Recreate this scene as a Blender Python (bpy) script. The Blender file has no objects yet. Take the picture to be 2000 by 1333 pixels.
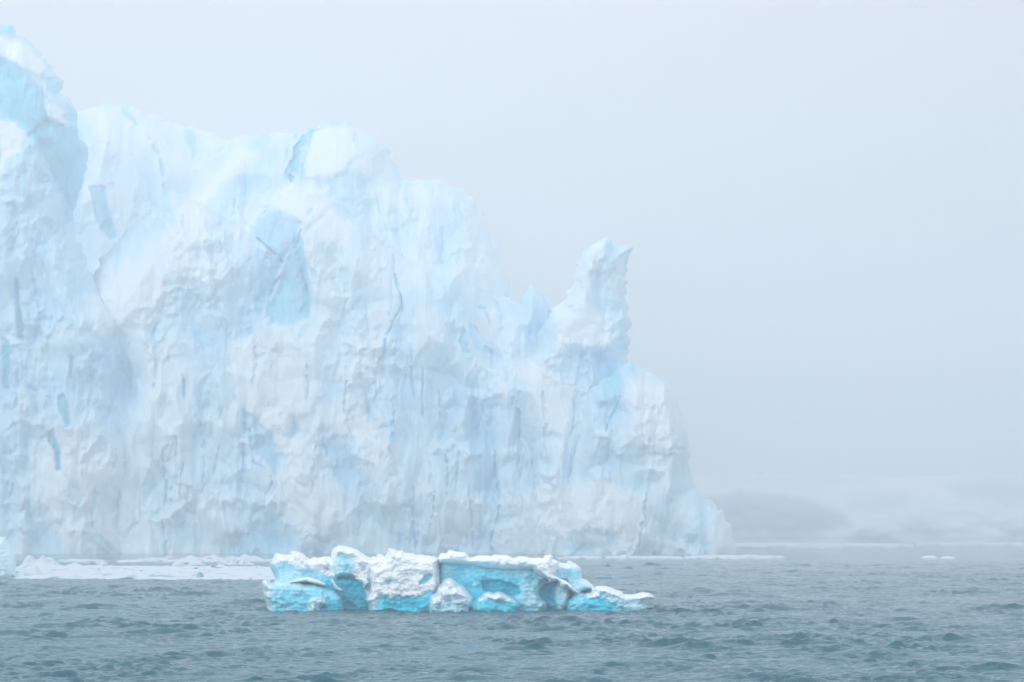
import bpy, math, random
import numpy as np

# ---------------------------------------------------------------- scale of the place
F = 4510.0      # lens, in photo pixels
HZ = 1042.0     # row of the horizon
CX = 1000.0
H = 6.0         # height of the ship's rail above the water, metres

scene = bpy.context.scene
col = scene.collection

# ---------------------------------------------------------------- noise in numpy
def _hash(ix, iy, seed):
    h = (ix.astype(np.int64) * 374761393 + iy.astype(np.int64) * 668265263 + seed * 982451653) & 0xFFFFFFFF
    h = ((h ^ (h >> 13)) * 1274126177) & 0xFFFFFFFF
    h = ((h ^ (h >> 16)) * 2246822519) & 0xFFFFFFFF
    return (h ^ (h >> 15)) & 0xFFFFFFFF

def _rnd(ix, iy, seed):
    return _hash(ix, iy, seed).astype(np.float64) / 4294967295.0

def perlin(x, y, seed=0):
    x = np.asarray(x, float); y = np.asarray(y, float)
    ix = np.floor(x).astype(np.int64); iy = np.floor(y).astype(np.int64)
    fx = x - ix; fy = y - iy
    u = fx * fx * fx * (fx * (fx * 6 - 15) + 10); v = fy * fy * fy * (fy * (fy * 6 - 15) + 10)
    def g(dx, dy):
        a = _rnd(ix + dx, iy + dy, seed) * 2 * math.pi
        return np.cos(a) * (fx - dx) + np.sin(a) * (fy - dy)
    a = g(0, 0); b = g(1, 0); c = g(0, 1); d = g(1, 1)
    return 1.5 * ((a + (b - a) * u) * (1 - v) + (c + (d - c) * u) * v)

def fbm(x, y, octaves=4, seed=0, gain=0.5):
    s = 0; a = 1.0; t = 0
    for o in range(octaves):
        s = s + a * perlin(x * 2 ** o + 17.3 * o, y * 2 ** o - 9.1 * o, seed + o)
        t += a; a *= gain
    return s / t

def ridged(x, y, octaves=4, seed=0, gain=0.5):
    s = 0; a = 1.0; t = 0
    for o in range(octaves):
        s = s + a * (1 - 2 * np.abs(perlin(x * 2 ** o + 5.3 * o, y * 2 ** o + 3.1 * o, seed + o)))
        t += a; a *= gain
    return s / t

def worley(x, y, seed=0):
    """F1, F2 and the nearest cell's random plane: a broken, facetted surface"""
    ix = np.floor(x).astype(np.int64); iy = np.floor(y).astype(np.int64)
    f1 = np.full(x.shape, 9.0); f2 = np.full(x.shape, 9.0); pl = np.zeros(x.shape); rid = np.zeros(x.shape)
    for dx in (-1, 0, 1):
        for dy in (-1, 0, 1):
            jx = ix + dx; jy = iy + dy
            px = jx + 0.15 + 0.7 * _rnd(jx, jy, seed); py = jy + 0.15 + 0.7 * _rnd(jx, jy, seed + 1)
            d = np.hypot(x - px, y - py)
            near = d < f1
            f2 = np.where(near, f1, np.minimum(f2, d))
            gx = _rnd(jx, jy, seed + 2) * 2 - 1; gy = _rnd(jx, jy, seed + 3) * 2 - 1
            off = _rnd(jx, jy, seed + 4)
            pl = np.where(near, gx * (x - px) + gy * (y - py), pl)
            rid = np.where(near, off, rid)
            f1 = np.where(near, d, f1)
    return f1, f2, pl, rid

def facets(x, y, seed=0, k=1.6, tilt=1.3):
    """broken faces that meet in sharp edges and notches, no grooves between them"""
    ix = np.floor(x).astype(np.int64); iy = np.floor(y).astype(np.int64)
    out = []
    for s in (seed, seed + 9):
        h = np.full(x.shape, -99.0)
        for dx in (-1, 0, 1):
            for dy in (-1, 0, 1):
                jx = ix + dx; jy = iy + dy
                ex = x - (jx + 0.15 + 0.7 * _rnd(jx, jy, s)); ey = y - (jy + 0.15 + 0.7 * _rnd(jx, jy, s + 1))
                v = tilt * ((_rnd(jx, jy, s + 2) - .5) * ex + (_rnd(jx, jy, s + 3) - .5) * ey) + .5 * _rnd(jx, jy, s + 4) - k * (ex * ex + ey * ey)
                h = np.maximum(h, v)
        out.append(h)
        x = x + .5; y = y + .37
    return out[0] - out[1]

def sstep(a, b, x):
    t = np.clip((x - a) / (b - a), 0, 1)
    return t * t * (3 - 2 * t)

# ---------------------------------------------------------------- 2D outlines
def sdf(poly, X, Y):
    """signed distance to a closed outline, positive inside"""
    d2 = np.full(X.shape, 1e18); inside = np.zeros(X.shape, bool)
    n = len(poly)
    for i in range(n):
        ax, ay = poly[i]; bx, by = poly[(i + 1) % n]
        ex, ey = bx - ax, by - ay
        L = ex * ex + ey * ey + 1e-9
        t = np.clip(((X - ax) * ex + (Y - ay) * ey) / L, 0, 1)
        d2 = np.minimum(d2, (X - ax - t * ex) ** 2 + (Y - ay - t * ey) ** 2)
        if ay != by:
            c = ((ay > Y) != (by > Y)) & (X < (bx - ax) * (Y - ay) / (by - ay) + ax)
            inside ^= c
    d = np.sqrt(d2)
    return np.where(inside, d, -d)

def line_dist(pts, X, Y):
    """distance to a polyline, and how far along it (0..1)"""
    best = np.full(X.shape, 1e18); tt = np.zeros(X.shape)
    n = len(pts) - 1
    for i in range(n):
        ax, ay = pts[i]; bx, by = pts[i + 1]
        ex, ey = bx - ax, by - ay
        t = np.clip(((X - ax) * ex + (Y - ay) * ey) / (ex * ex + ey * ey + 1e-9), 0, 1)
        d = np.hypot(X - ax - t * ex, Y - ay - t * ey)
        m = d < best
        tt = np.where(m, (i + t) / n, tt); best = np.where(m, d, best)
    return best, tt

def patch(poly, X, Y, soft=10, wob=0, seed=0):
    """0..1 inside an outline, soft edge, edge made ragged by noise"""
    out = np.zeros(X.shape)
    xs = [p[0] for p in poly]; ys = [p[1] for p in poly]; m = soft + wob * 2
    sel = (X > min(xs) - m) & (X < max(xs) + m) & (Y > min(ys) - m) & (Y < max(ys) + m)
    if not sel.any(): return out
    x = X[sel]; y = Y[sel]
    d = sdf(poly, x, y)
    if wob: d = d + wob * fbm(x / (wob * 2.5), y / (wob * 3.5), 3, seed + 400)
    out[sel] = sstep(-soft, soft, d)
    return out

def crack(pts, X, Y, width, wob=3, seed=0):
    """1 in the middle of a crack that narrows to both ends, 0 outside"""
    out = np.zeros(X.shape)
    xs = [p[0] for p in pts]; ys = [p[1] for p in pts]; m = width * 3 + wob * 2
    sel = (X > min(xs) - m) & (X < max(xs) + m) & (Y > min(ys) - m) & (Y < max(ys) + m)
    if not sel.any(): return out
    x = X[sel]; y = Y[sel]
    x2 = x + wob * fbm(x / 14, y / 14, 3, seed + 500)
    d, t = line_dist(pts, x2, y)
    w = width * (0.3 + 0.9 * np.sqrt(np.clip(np.sin(t * math.pi), 0, 1))) * np.clip(0.75 + 1.6 * perlin(x / 12, y / 16, seed + 501), .05, 1.5)
    out[sel] = 1 - sstep(0.15, 1.0, d / np.maximum(w, 0.3))
    return out

# ---------------------------------------------------------------- objects
def tag(o, label=None, cat=None, group=None, kind=None):
    if label: o['label'] = label
    if cat: o['category'] = cat
    if group: o['group'] = group
    if kind: o['kind'] = kind
    return o

def empty(name, loc, label, cat, group=None):
    o = bpy.data.objects.new(name, None); col.objects.link(o); o.location = loc
    o.empty_display_size = 2.0
    return tag(o, label, cat, group)

def link(name, me, mat, parent=None):
    o = bpy.data.objects.new(name, me); col.objects.link(o)
    me.materials.append(mat)
    if parent:
        o.parent = parent
        o.matrix_parent_inverse = parent.matrix_world.inverted()
    return o

def make_mesh(name, co, quads, attrs=None, ngons=None, smooth=True):
    me = bpy.data.meshes.new(name)
    nq = len(quads); ng = sum(len(g) for g in ngons) if ngons else 0
    n = nq + (len(ngons) if ngons else 0)
    me.vertices.add(len(co)); me.vertices.foreach_set('co', np.ascontiguousarray(co, dtype=np.float32).ravel())
    li = np.concatenate([quads.ravel()] + [np.array(g) for g in (ngons or [])]).astype(np.int32)
    me.loops.add(len(li)); me.loops.foreach_set('vertex_index', li)
    starts = np.arange(nq) * 4
    if ngons:
        s = nq * 4; ex = []
        for g in ngons: ex.append(s); s += len(g)
        starts = np.concatenate([starts, np.array(ex)])
    me.polygons.add(n); me.polygons.foreach_set('loop_start', starts.astype(np.int32))
    me.update(calc_edges=True)
    me.validate()
    me.polygons.foreach_set('use_smooth', np.full(len(me.polygons), smooth))
    for k, v in (attrs or {}).items():
        a = me.attributes.new(k, 'FLOAT', 'POINT')
        a.data.foreach_set('value', np.ascontiguousarray(v, dtype=np.float32))
    me.update()
    return me

def boundary_loops(quads):
    e = np.concatenate([quads[:, [0, 1]], quads[:, [1, 2]], quads[:, [2, 3]], quads[:, [3, 0]]])
    key = e[:, 0].astype(np.int64) * 100000000 + e[:, 1]
    rev = e[:, 1].astype(np.int64) * 100000000 + e[:, 0]
    b = e[~np.isin(key, rev)]
    nxt = {}
    for a, c in b: nxt.setdefault(int(a), []).append(int(c))
    loops = []
    while nxt:
        s = next(iter(nxt)); cur = s; lp = []
        while cur in nxt:
            lp.append(cur); v = nxt[cur].pop()
            if not nxt[cur]: del nxt[cur]
            cur = v
        if len(lp) > 2: loops.append(lp)
    return b, loops

def body(name, poly, Y, mat, parent=None, step=2.0, R=60, bulge=12, relief=None, blue=None,
         edge=4.0, escale=14.0, thick=30.0, seed=0, shrink=0.06, power=0.5, dfun=None, raw=False):
    """A solid mass of ice: its outline, a rounded and carved front, and a back `thick` metres behind.
    poly in photo pixels, Y its distance in metres; relief(px, py, d) -> metres towards the viewer"""
    xs = [p[0] for p in poly]; ys = [p[1] for p in poly]
    x0, x1, y0, y1 = min(xs) - 12, max(xs) + 12, min(ys) - 12, max(ys) + 12
    gx = np.arange(x0, x1 + step, step); gy = np.arange(y0, y1 + step, step)
    X, P = np.meshgrid(gx, gy)
    d = dfun(X, P) if dfun else sdf(poly, X, P)
    fad = sstep(-14, 0, d); d0 = d
    if Y > 400: edge = edge * 1.5; escale = escale * 1.5
    d = d + edge * (fbm(X / escale, P / escale, 4, seed + 60, 0.5) + 0.5 * (0.4 - worley(X / escale / 1.3, P / escale / 1.3, seed + 61)[0])) * fad
    ins = d > 0
    keep = ins[:-1, :-1] | ins[1:, :-1] | ins[:-1, 1:] | ins[1:, 1:]
    gyy, gxx = np.gradient(d, step)
    g2 = np.clip(gxx ** 2 + gyy ** 2, 0.3, 9)
    mv = np.where(ins, 0, d / g2)
    lim = step * 1.2
    dx = np.clip(-mv * gxx, -lim, lim); dy = np.clip(-mv * gyy, -lim, lim)
    X = X + dx; P = P + dy
    d = np.maximum(d, 0)
    wlrow = HZ + F * H / Y
    if not raw and y1 - 12 > wlrow + 4:      # stands in the water: do not round it off below the waterline
        ext = [(a, b_ + 4 * R) if b_ > y1 - 16 else (a, b_) for a, b_ in poly]
        de = np.where(P > wlrow - 3 * R, sdf(ext, X, P), -9); d = np.maximum(d, de); d0 = np.maximum(d0, de)
    dn = d; d = np.maximum(.25 * d + .75 * np.maximum(d0, 0), np.minimum(dn, .001)) if not raw else d
    prof = bulge * (1 - (1 - np.clip(d / R, 0, 1)) ** 2) ** power
    D = prof
    d = dn if raw else np.maximum(d, 0)
    if raw: D = relief(X, P, d)
    elif relief is not None:
        D = D + relief(X, P, d) * sstep(0, 14, d)
    dist = Y - D
    wx = (X - CX) / F * dist; wz = H - (P - HZ) / F * dist
    n = X.size
    idx = np.arange(n).reshape(X.shape)
    q = np.stack([idx[1:, :-1], idx[1:, 1:], idx[:-1, 1:], idx[:-1, :-1]], -1)[keep]
    used = np.unique(q); remap = np.full(n, -1); remap[used] = np.arange(len(used))
    q = remap[q]
    co = np.stack([wx.ravel()[used], dist.ravel()[used], wz.ravel()[used]], 1)
    bl = blue(X, P, d).ravel()[used] if blue is not None else np.zeros(len(used))
    b, loops = boundary_loops(q)
    # back: outline carried back, drawn in a little
    bv = np.unique(b); base = len(co)
    # the back: the same sheet carried back, its rim drawn in a little, joined by a skirt
    gn = np.hypot(gxx, gyy) + 1e-6
    rim = np.zeros(len(used)); rim[bv] = shrink * 25
    sx = X.ravel()[used] + rim * (gxx / gn).ravel()[used]; sy = P.ravel()[used] + rim * (gyy / gn).ravel()[used]
    dd = Y + thick + 0 * sx
    bk = np.stack([(sx - CX) / F * dd, dd, H - (sy - HZ) / F * dd], 1)
    co = np.concatenate([co, bk]); bl = np.concatenate([bl, bl])
    sk = np.stack([b[:, 1], b[:, 0], b[:, 0] + base, b[:, 1] + base], 1)
    q = np.concatenate([q, q[:, ::-1] + base, sk])
    me = make_mesh(name, co, q, {'blue': np.clip(bl, 0, 1)})
    return link(name, me, mat, parent)

# ---------------------------------------------------------------- materials
def new_mat(name):
    m = bpy.data.materials.new(name); m.use_nodes = True
    nt = m.node_tree; b = nt.nodes['Principled BSDF']
    return m, nt, b

def ice_mat(name, ramp, bump_scale, bump_h, rough=0.55, sss=0.0, vstretch=0.5, mottling=0.05):
    m, nt, b = new_mat(name)
    N = nt.nodes.new; L = nt.links.new
    at = N('ShaderNodeAttribute'); at.attribute_name = 'blue'
    tc = N('ShaderNodeTexCoord')
    mp = N('ShaderNodeMapping'); mp.inputs['Scale'].default_value = (1, 1, vstretch); L(tc.outputs['Object'], mp.inputs[0])
    n1 = N('ShaderNodeTexNoise'); n1.inputs['Scale'].default_value = bump_scale * 0.35; n1.inputs['Detail'].default_value = 6
    L(mp.outputs[0], n1.inputs['Vector'])
    ad = N('ShaderNodeMath'); ad.operation = 'MULTIPLY_ADD'
    sb = N('ShaderNodeMath'); sb.operation = 'SUBTRACT'; L(n1.outputs[0], sb.inputs[0]); sb.inputs[1].default_value = 0.5
    L(sb.outputs[0], ad.inputs[0]); ad.inputs[1].default_value = mottling; L(at.outputs['Fac'], ad.inputs[2])
    cr = N('ShaderNodeValToRGB'); L(ad.outputs[0], cr.inputs[0])
    el = cr.color_ramp.elements
    el[0].position = ramp[0][0]; el[0].color = (*ramp[0][1], 1)
    el[1].position = ramp[-1][0]; el[1].color = (*ramp[-1][1], 1)
    for p, c in ramp[1:-1]:
        e = el.new(p); e.color = (*c, 1)
    L(cr.outputs[0], b.inputs['Base Color'])
    b.inputs['Roughness'].default_value = rough
    b.inputs['Specular IOR Level'].default_value = 0.35
    if sss:
        b.inputs['Subsurface Weight'].default_value = sss
        b.inputs['Subsurface Radius'].default_value = (0.25, 0.8, 1.0)
        b.inputs['Subsurface Scale'].default_value = 0.8
    n2 = N('ShaderNodeTexNoise'); n2.inputs['Scale'].default_value = bump_scale; n2.inputs['Detail'].default_value = 8
    n2.inputs['Roughness'].default_value = 0.6
    L(mp.outputs[0], n2.inputs['Vector'])
    bp = N('ShaderNodeBump'); bp.inputs['Distance'].default_value = bump_h; bp.inputs['Strength'].default_value = 0.8
    L(n2.outputs[0], bp.inputs['Height']); L(bp.outputs[0], b.inputs['Normal'])
    return m

M_glacier = ice_mat('glacier_ice', [(0.0, (0.82, 0.905, 0.95)), (0.3, (0.55, 0.78, 0.91)), (0.6, (0.30, 0.63, 0.84)), (0.85, (0.15, 0.62, 0.82)), (1.0, (0.07, 0.50, 0.66))],
                    0.30, 0.4, mottling=0.25)
M_berg = ice_mat('berg_ice', [(0.0, (0.90, 0.925, 0.95)), (0.25, (0.62, 0.83, 0.92)), (0.5, (0.33, 0.74, 0.88)), (0.75, (0.0, 0.64, 0.83)), (1.0, (0.0, 0.48, 0.65))],
                 2.2, 0.07, rough=0.22, vstretch=0.7, mottling=0.06, sss=0.3)
M_floe = ice_mat('floe_snow', [(0.0, (0.66, 0.71, 0.76)), (0.3, (0.60, 0.72, 0.80)), (0.6, (0.25, 0.42, 0.50)), (1.0, (0.08, 0.22, 0.28))], 1.0, 0.2)

# ---------------------------------------------------------------- the glacier front
G = 718.0

BLUE = [  # blue glacier ice where snow has broken away, plus painted shade on the spire: (outline, soft, wobble, amount)
    ([(490,440),(520,414),(560,416),(588,436),(584,462),(560,500),(545,520),(512,480),(488,468)], 7, 7, .34),
    ([(488,470),(512,488),(545,520),(535,560),(520,600),(500,620),(492,560),(487,510)], 8, 7, .28),
    ([(560,505),(584,460),(596,500),(602,560),(609,595),(600,622),(570,636),(530,632),(522,600),(545,560),(556,530)], 7, 7, .34),
    ([(590,470),(600,520),(608,590),(602,622),(585,610),(596,590),(582,540),(578,500)], 4, 3, .22),
    ([(640,345),(680,335),(730,350),(720,385),(690,400),(660,395),(645,375)], 8, 10, .14),
    ([(440,350),(500,340),(540,350),(530,375),(480,385),(450,400),(440,440),(415,470),(402,450),(410,390)], 6, 8, .16),
    ([(330,560),(380,540),(430,560),(445,600),(440,680),(400,690),(340,640)], 14, 16, .16),
    ([(470,800),(500,815),(530,850),(545,900),(540,940),(520,900),(490,880),(480,850)], 5, 6, .24),
    ([(630,860),(660,850),(690,860),(700,930),(680,960),(655,930),(640,890)], 6, 8, .18),
    ([(790,690),(840,670),(890,700),(900,800),(880,870),(830,880),(780,850),(775,760)], 22, 22, .13),
    ([(1120,700),(1150,680),(1190,690),(1215,720),(1212,790),(1190,835),(1150,850),(1125,800)], 10, 10, .16),
    ([(1200,590),(1222,580),(1230,640),(1228,700),(1205,690),(1192,640)], 8, 5, .16),  # shade of the spire's right-facing side, painted in as blue
    ([(1185,880),(1230,865),(1262,890),(1260,950),(1220,960),(1190,940)], 18, 12, .15),
    ([(920,780),(965,780),(970,860),(965,960),(930,965),(925,880)], 8, 8, .17),
    ([(905,640),(912,650),(918,690),(905,690),(896,668)], 2, 1, .35),
    ([(915,625),(930,640),(940,675),(962,682),(966,720),(958,722),(956,690),(930,684),(916,655)], 2, 1, .22),
    ([(870,640),(900,560),(915,520),(920,580),(905,660),(885,700)], 8, 8, .10),
    ([(930,560),(975,590),(975,600),(940,606),(925,590)], 3, 3, .12),
    ([(1025,640),(1060,620),(1078,660),(1070,700),(1030,700)], 14, 10, .10),
    ([(1090,1050),(1150,1035),(1200,1045),(1215,1075),(1100,1085)], 10, 8, .18),
    ([(1000,900),(1070,900),(1060,960),(1010,960)], 18, 12, .10),
    ([(450,1040),(540,1010),(620,1060),(640,1085),(440,1085)], 14, 10, .16),
    ([(180,660),(240,640),(260,720),(250,800),(200,820),(170,740)], 18, 18, .14),
    ([(130,930),(160,960),(190,1040),(230,1080),(170,1080),(140,1010)], 8, 6, .18),
    # left: teal slits
    ([(28,545),(34,548),(40,610),(48,640),(46,665),(36,662),(30,600)], 4, 3, .62),
    ([(4,660),(18,668),(20,700),(16,760),(6,750)], 5, 3, .50),
    ([(113,775),(125,770),(136,805),(138,832),(128,835),(116,800)], 4, 3, .55),
    ([(92,845),(104,840),(108,855),(118,880),(117,918),(110,920),(106,880),(95,862)], 3, 2, .80),
    ([(138,690),(144,700),(140,742),(134,735)], 2, 2, .35),
    ([(250,700),(256,720),(258,760),(250,762)], 2, 2, .30),
    ([(356,730),(362,745),(362,780),(356,770)], 2, 1, .35),
    ([(390,500),(470,470),(480,600),(470,640),(430,560)], 18, 14, .08),
    # the tall tower's bare blue ice
    ([(-160,60),(0,112),(50,135),(78,175),(86,215),(100,240),(60,262),(20,232),(-160,200)], 9, 8, .34),
    ([(60,262),(90,235),(150,250),(172,300),(166,350),(143,420),(126,390),(96,340),(76,290)], 8, 8, .42),
    ([(90,152),(112,150),(124,175),(108,188),(92,178)], 3, 3, .26),
    ([(128,200),(150,212),(150,240),(134,236)], 3, 3, .22),
    ([(0,52),(20,50),(30,68),(0,70)], 3, 3, .22),
    # upper left snow slope details
    ([(176,366),(192,362),(207,364),(210,400),(222,440),(230,462),(216,468),(196,446),(186,425),(180,385)], 3, 3, .58),
    ([(208,358),(224,360),(224,374),(214,372)], 2, 1, .16),
    ([(362,254),(376,252),(383,262),(382,280),(372,290),(362,276)], 4, 3, .45),
    ([(374,285),(382,284),(385,300),(378,312)], 3, 2, .3),
]
CRACKS = [  # (points, width px, depth m, extra blue)
    ([(567,354),(573,310),(580,285),(598,266),(622,253)], 16, 9, .62),
    ([(590,352),(592,320),(600,296)], 5, 3, .20),
    ([(500,464),(520,480),(540,500),(558,516)], 4.5, 6, .62),
    ([(546,540),(534,558),(524,582)], 4, 4, .45),
    ([(588,448),(584,470),(574,488)], 5, 3, .30),
    ([(585,504),(592,540),(604,580)], 4, 3, .26),
    ([(609,408),(602,420),(594,428)], 6, 3, .30),
    ([(768,492),(769,530),(777,560),(785,585),(783,606),(768,628),(757,656),(748,690),(738,712),(733,745),(735,770),(728,790)], 4.2, 4, .36),
    ([(759,610),(763,624),(768,636)], 3, 2, .3),
    ([(670,785),(676,815),(686,850)], 3, 2, .30),
    ([(940,780),(944,800),(936,826),(932,850)], 3, 3, .3),
    ([(488,836),(490,880),(496,905),(520,915)], 4, 3, .34),
    ([(620,868),(634,872),(640,890),(655,930)], 3.5, 2.5, .3),
    ([(318,875),(320,920),(325,960),(322,985)], 5, 4, .34),
    ([(316,1015),(320,1050),(326,1090)], 6, 4, .34),
    ([(343,850),(346,870),(342,892)], 3, 2, .25),
    ([(346,1000),(345,1025)], 3, 2, .25),
    ([(872,880),(875,930),(871,970)], 4, 3, .28),
    ([(968,880),(966,920),(974,960),(975,1010),(962,1040),(956,1064),(972,1090)], 5, 4, .32),
    ([(1212,775),(1203,800),(1190,820),(1184,845)], 3.5, 3, .3),
    ([(1120,780),(1122,820),(1116,850)], 5, 3, .22),
    ([(1116,880),(1114,910)], 3, 2, .25),
    ([(1028,905),(1034,935)], 3, 2, .2),
    ([(515,980),(520,1030),(516,1060)], 3, 2, .2),
    ([(200,1000),(205,1050)], 5, 2, .18),
    ([(468,1050),(470,1090)], 3, 2, .18),
    ([(805,1020),(800,1070)], 4, 2, .2),
    ([(235,210),(252,224),(268,243)], 8, 4, .55),
    ([(291,268),(303,295),(316,322),(321,368)], 7, 4, .5),
    ([(490,640),(486,655)], 8, 3, .3),
    ([(475,430),(458,390),(462,450)], 2.4, 2, .16),
    ([(1005,760),(1000,800)], 4, 3, .2),
    ([(1300,750),(1306,768)], 7, 2, .2),
    ([(1122,596),(1110,602)], 3.5, 2, .3),
    ([(935,600),(950,612),(958,635)], 7, 3, .28),
    ([(300,640),(306,700),(300,760)], 5, 3, .14),
    ([(390,820),(400,880),(396,960)], 5, 3, .14),
    ([(700,900),(706,980),(700,1050)], 5, 2, .14),
    ([(840,900),(846,1000)], 5, 2, .14),
    ([(60,520),(76,600),(84,690)], 5, 2.5, .16),
    ([(1060,760),(1066,840),(1058,900)], 6, 3, .14),
]
_r = random.Random(12)
for _k in range(26):
    _x = _r.uniform(20, 1280); _y = _r.uniform(640, 980); _l = _r.uniform(40, 150); _dx = _r.uniform(-12, 12)
    CRACKS.append(([(_x, _y), (_x + _dx * .3 + _r.uniform(-4, 4), _y + _l * .5), (_x + _dx, _y + _l)], _r.uniform(2.5, 7), 3.0, _r.uniform(.12, .34)))
SNOW = [  # snow-plastered ice standing proud: (outline, soft, wobble, metres forward)
    ([(444,684),(480,655),(555,636),(598,690),(622,755),(604,812),(572,818),(556,850),(566,900),(535,870),(505,820),(470,780),(452,740)], 14, 12, 4.0),
    ([(545,900),(600,870),(640,900),(660,960),(650,1040),(590,1040),(550,980)], 26, 16, 2.5),
    ([(200,560),(330,450),(420,330),(470,280),(500,300),(440,370),(420,460),(360,540),(300,600),(240,640),(190,640)], 16, 14, 4.0),
    ([(600,400),(640,400),(690,440),(680,480),(620,470)], 14, 12, 2.0),
    ([(620,250),(680,245),(700,300),(650,350),(600,345),(596,300)], 10, 10, 5.0),
    ([(520,400),(570,355),(640,370),(640,410),(600,440),(550,410)], 10, 8, 4.5),
    ([(918,580),(970,590),(975,640),(960,670),(940,660),(925,630)], 6, 6, 2.5),
    ([(1080,600),(1140,600),(1200,640),(1190,680),(1140,680),(1090,680)], 14, 12, 3.5),
    ([(1000,700),(1050,690),(1080,740),(1110,780),(1110,850),(1060,840),(1030,760)], 16, 12, 3.0),
    ([(1070,960),(1180,930),(1260,980),(1290,1060),(1200,1080),(1080,1040)], 24, 18, 3.0),
    ([(1230,740),(1290,760),(1330,860),(1300,880),(1240,850),(1220,800)], 18, 14, 2.0),
    ([(620,800),(680,770),(720,820),(740,860),(690,870),(640,860)], 14, 12, 2.5),
    ([(92,196),(112,204),(134,246),(108,240),(86,232)], 4, 4, 1.0),
    ([(0,72),(50,84),(90,130),(76,150),(0,100)], 5, 5, 1.5),
    ([(0,240),(30,235),(44,260),(38,300),(10,310),(0,380)], 4, 5, 2.0),
    ([(90,830),(170,850),(260,900),(240,1060),(120,1080),(60,960)], 30, 20, 1.5),
    ([(170,580),(300,600),(290,660),(190,650)], 16, 12, 2.5),
]
def ice_relief(X, P, d=None):
    wx = X + 12 * fbm(X / 60, P / 80, 2, 11); wy = P + 16 * fbm(X / 60, P / 80, 2, 12)
    r = 6.5 * fbm(wx / 120, wy / 260, 3, 21)
    low = sstep(600, 800, P)
    r += (1.0 + 1.6 * low) * ridged(wx / 48, wy / (170 + 200 * low), 3, 24)
    m = sstep(-.12, .22, fbm(X / 110, P / 130, 3, 39))          # broken up here, clean faces there
    r += 4.6 * facets(wx / 80, wy / 150, 31)
    r += (.5 + 1.3 * m) * 1.7 * facets(wx / 30, wy / 50, 43)
    r += (.25 + 1.15 * m) * .85 * facets(wx / 12, wy / 19, 67)
    r += (.2 + .5 * m) * fbm(wx / 11, wy / 32, 5, 41, .62)
    smooth = np.zeros(X.shape)
    for i, (p, s, w, dz) in enumerate(SNOW):
        k = patch(p, X, P, s, w, i)
        smooth = np.maximum(smooth, k); r = r + dz * k
    soft = 5.5 * fbm(wx / 110, wy / 280, 3, 21) + .9 * fbm(X / 30, P / 40, 3, 43)
    r = r * (1 - .45 * smooth) + soft * .45 * smooth
    for i, (p, s, w, a) in enumerate(BLUE):
        k = patch(p, X, P, s, w, i + 50)
        r = r - (.8 + 4 * a) * k
    for i, (p, w, dp, a) in enumerate(CRACKS):
        r = r - .5 * dp * crack(p, X, P, w * .85, 3, i)
    return r

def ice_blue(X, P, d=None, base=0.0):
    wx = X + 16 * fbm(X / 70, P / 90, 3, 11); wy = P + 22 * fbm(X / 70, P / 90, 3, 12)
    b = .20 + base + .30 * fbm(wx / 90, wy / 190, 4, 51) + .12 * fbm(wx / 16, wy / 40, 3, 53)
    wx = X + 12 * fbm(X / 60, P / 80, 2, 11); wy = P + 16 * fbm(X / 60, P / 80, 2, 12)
    b = b - .14 * facets(wx / 80, wy / 150, 31) - .09 * facets(wx / 30, wy / 50, 43)  # facet recesses bluer: crevice ice colour with some occlusion painted in
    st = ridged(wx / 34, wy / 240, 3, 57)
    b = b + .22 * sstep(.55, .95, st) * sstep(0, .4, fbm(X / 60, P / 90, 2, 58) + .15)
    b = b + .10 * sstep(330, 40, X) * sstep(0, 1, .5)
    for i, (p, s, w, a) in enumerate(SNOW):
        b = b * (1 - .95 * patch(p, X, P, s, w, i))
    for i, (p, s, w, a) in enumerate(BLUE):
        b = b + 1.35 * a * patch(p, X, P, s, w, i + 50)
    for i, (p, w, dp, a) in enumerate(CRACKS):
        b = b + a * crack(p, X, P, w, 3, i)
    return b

gl = empty('glacier', (-60, G, 0), 'towering glacier front of white and pale blue broken ice ending in the sea', 'glacier')
bpy.context.view_layer.update()

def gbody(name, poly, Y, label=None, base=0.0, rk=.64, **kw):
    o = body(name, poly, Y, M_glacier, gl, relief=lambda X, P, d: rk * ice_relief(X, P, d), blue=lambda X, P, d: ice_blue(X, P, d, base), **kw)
    if label: o['label'] = label
    return o

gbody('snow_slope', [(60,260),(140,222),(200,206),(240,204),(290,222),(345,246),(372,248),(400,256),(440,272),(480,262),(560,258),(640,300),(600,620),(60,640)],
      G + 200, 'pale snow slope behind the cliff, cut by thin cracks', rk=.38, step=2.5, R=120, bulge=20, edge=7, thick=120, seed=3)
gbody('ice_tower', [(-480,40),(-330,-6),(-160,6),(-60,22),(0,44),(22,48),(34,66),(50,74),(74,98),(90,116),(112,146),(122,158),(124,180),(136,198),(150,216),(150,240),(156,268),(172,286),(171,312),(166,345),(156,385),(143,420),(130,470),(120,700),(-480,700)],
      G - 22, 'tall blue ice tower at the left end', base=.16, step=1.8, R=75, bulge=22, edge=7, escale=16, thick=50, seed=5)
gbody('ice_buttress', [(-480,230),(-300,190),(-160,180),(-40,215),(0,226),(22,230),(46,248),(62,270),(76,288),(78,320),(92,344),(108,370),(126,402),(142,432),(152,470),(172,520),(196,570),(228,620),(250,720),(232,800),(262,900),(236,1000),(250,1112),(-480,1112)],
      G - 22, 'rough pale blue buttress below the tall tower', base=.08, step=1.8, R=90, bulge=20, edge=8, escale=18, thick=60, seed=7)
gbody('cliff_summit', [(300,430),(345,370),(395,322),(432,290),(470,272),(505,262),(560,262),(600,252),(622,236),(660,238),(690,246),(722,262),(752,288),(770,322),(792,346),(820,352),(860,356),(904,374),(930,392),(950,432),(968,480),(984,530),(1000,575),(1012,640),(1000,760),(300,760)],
      G + 14, 'high rounded snowy summit of the ice cliff', rk=.42, step=2.0, R=110, bulge=26, edge=11, escale=20, thick=110, seed=9)
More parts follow.
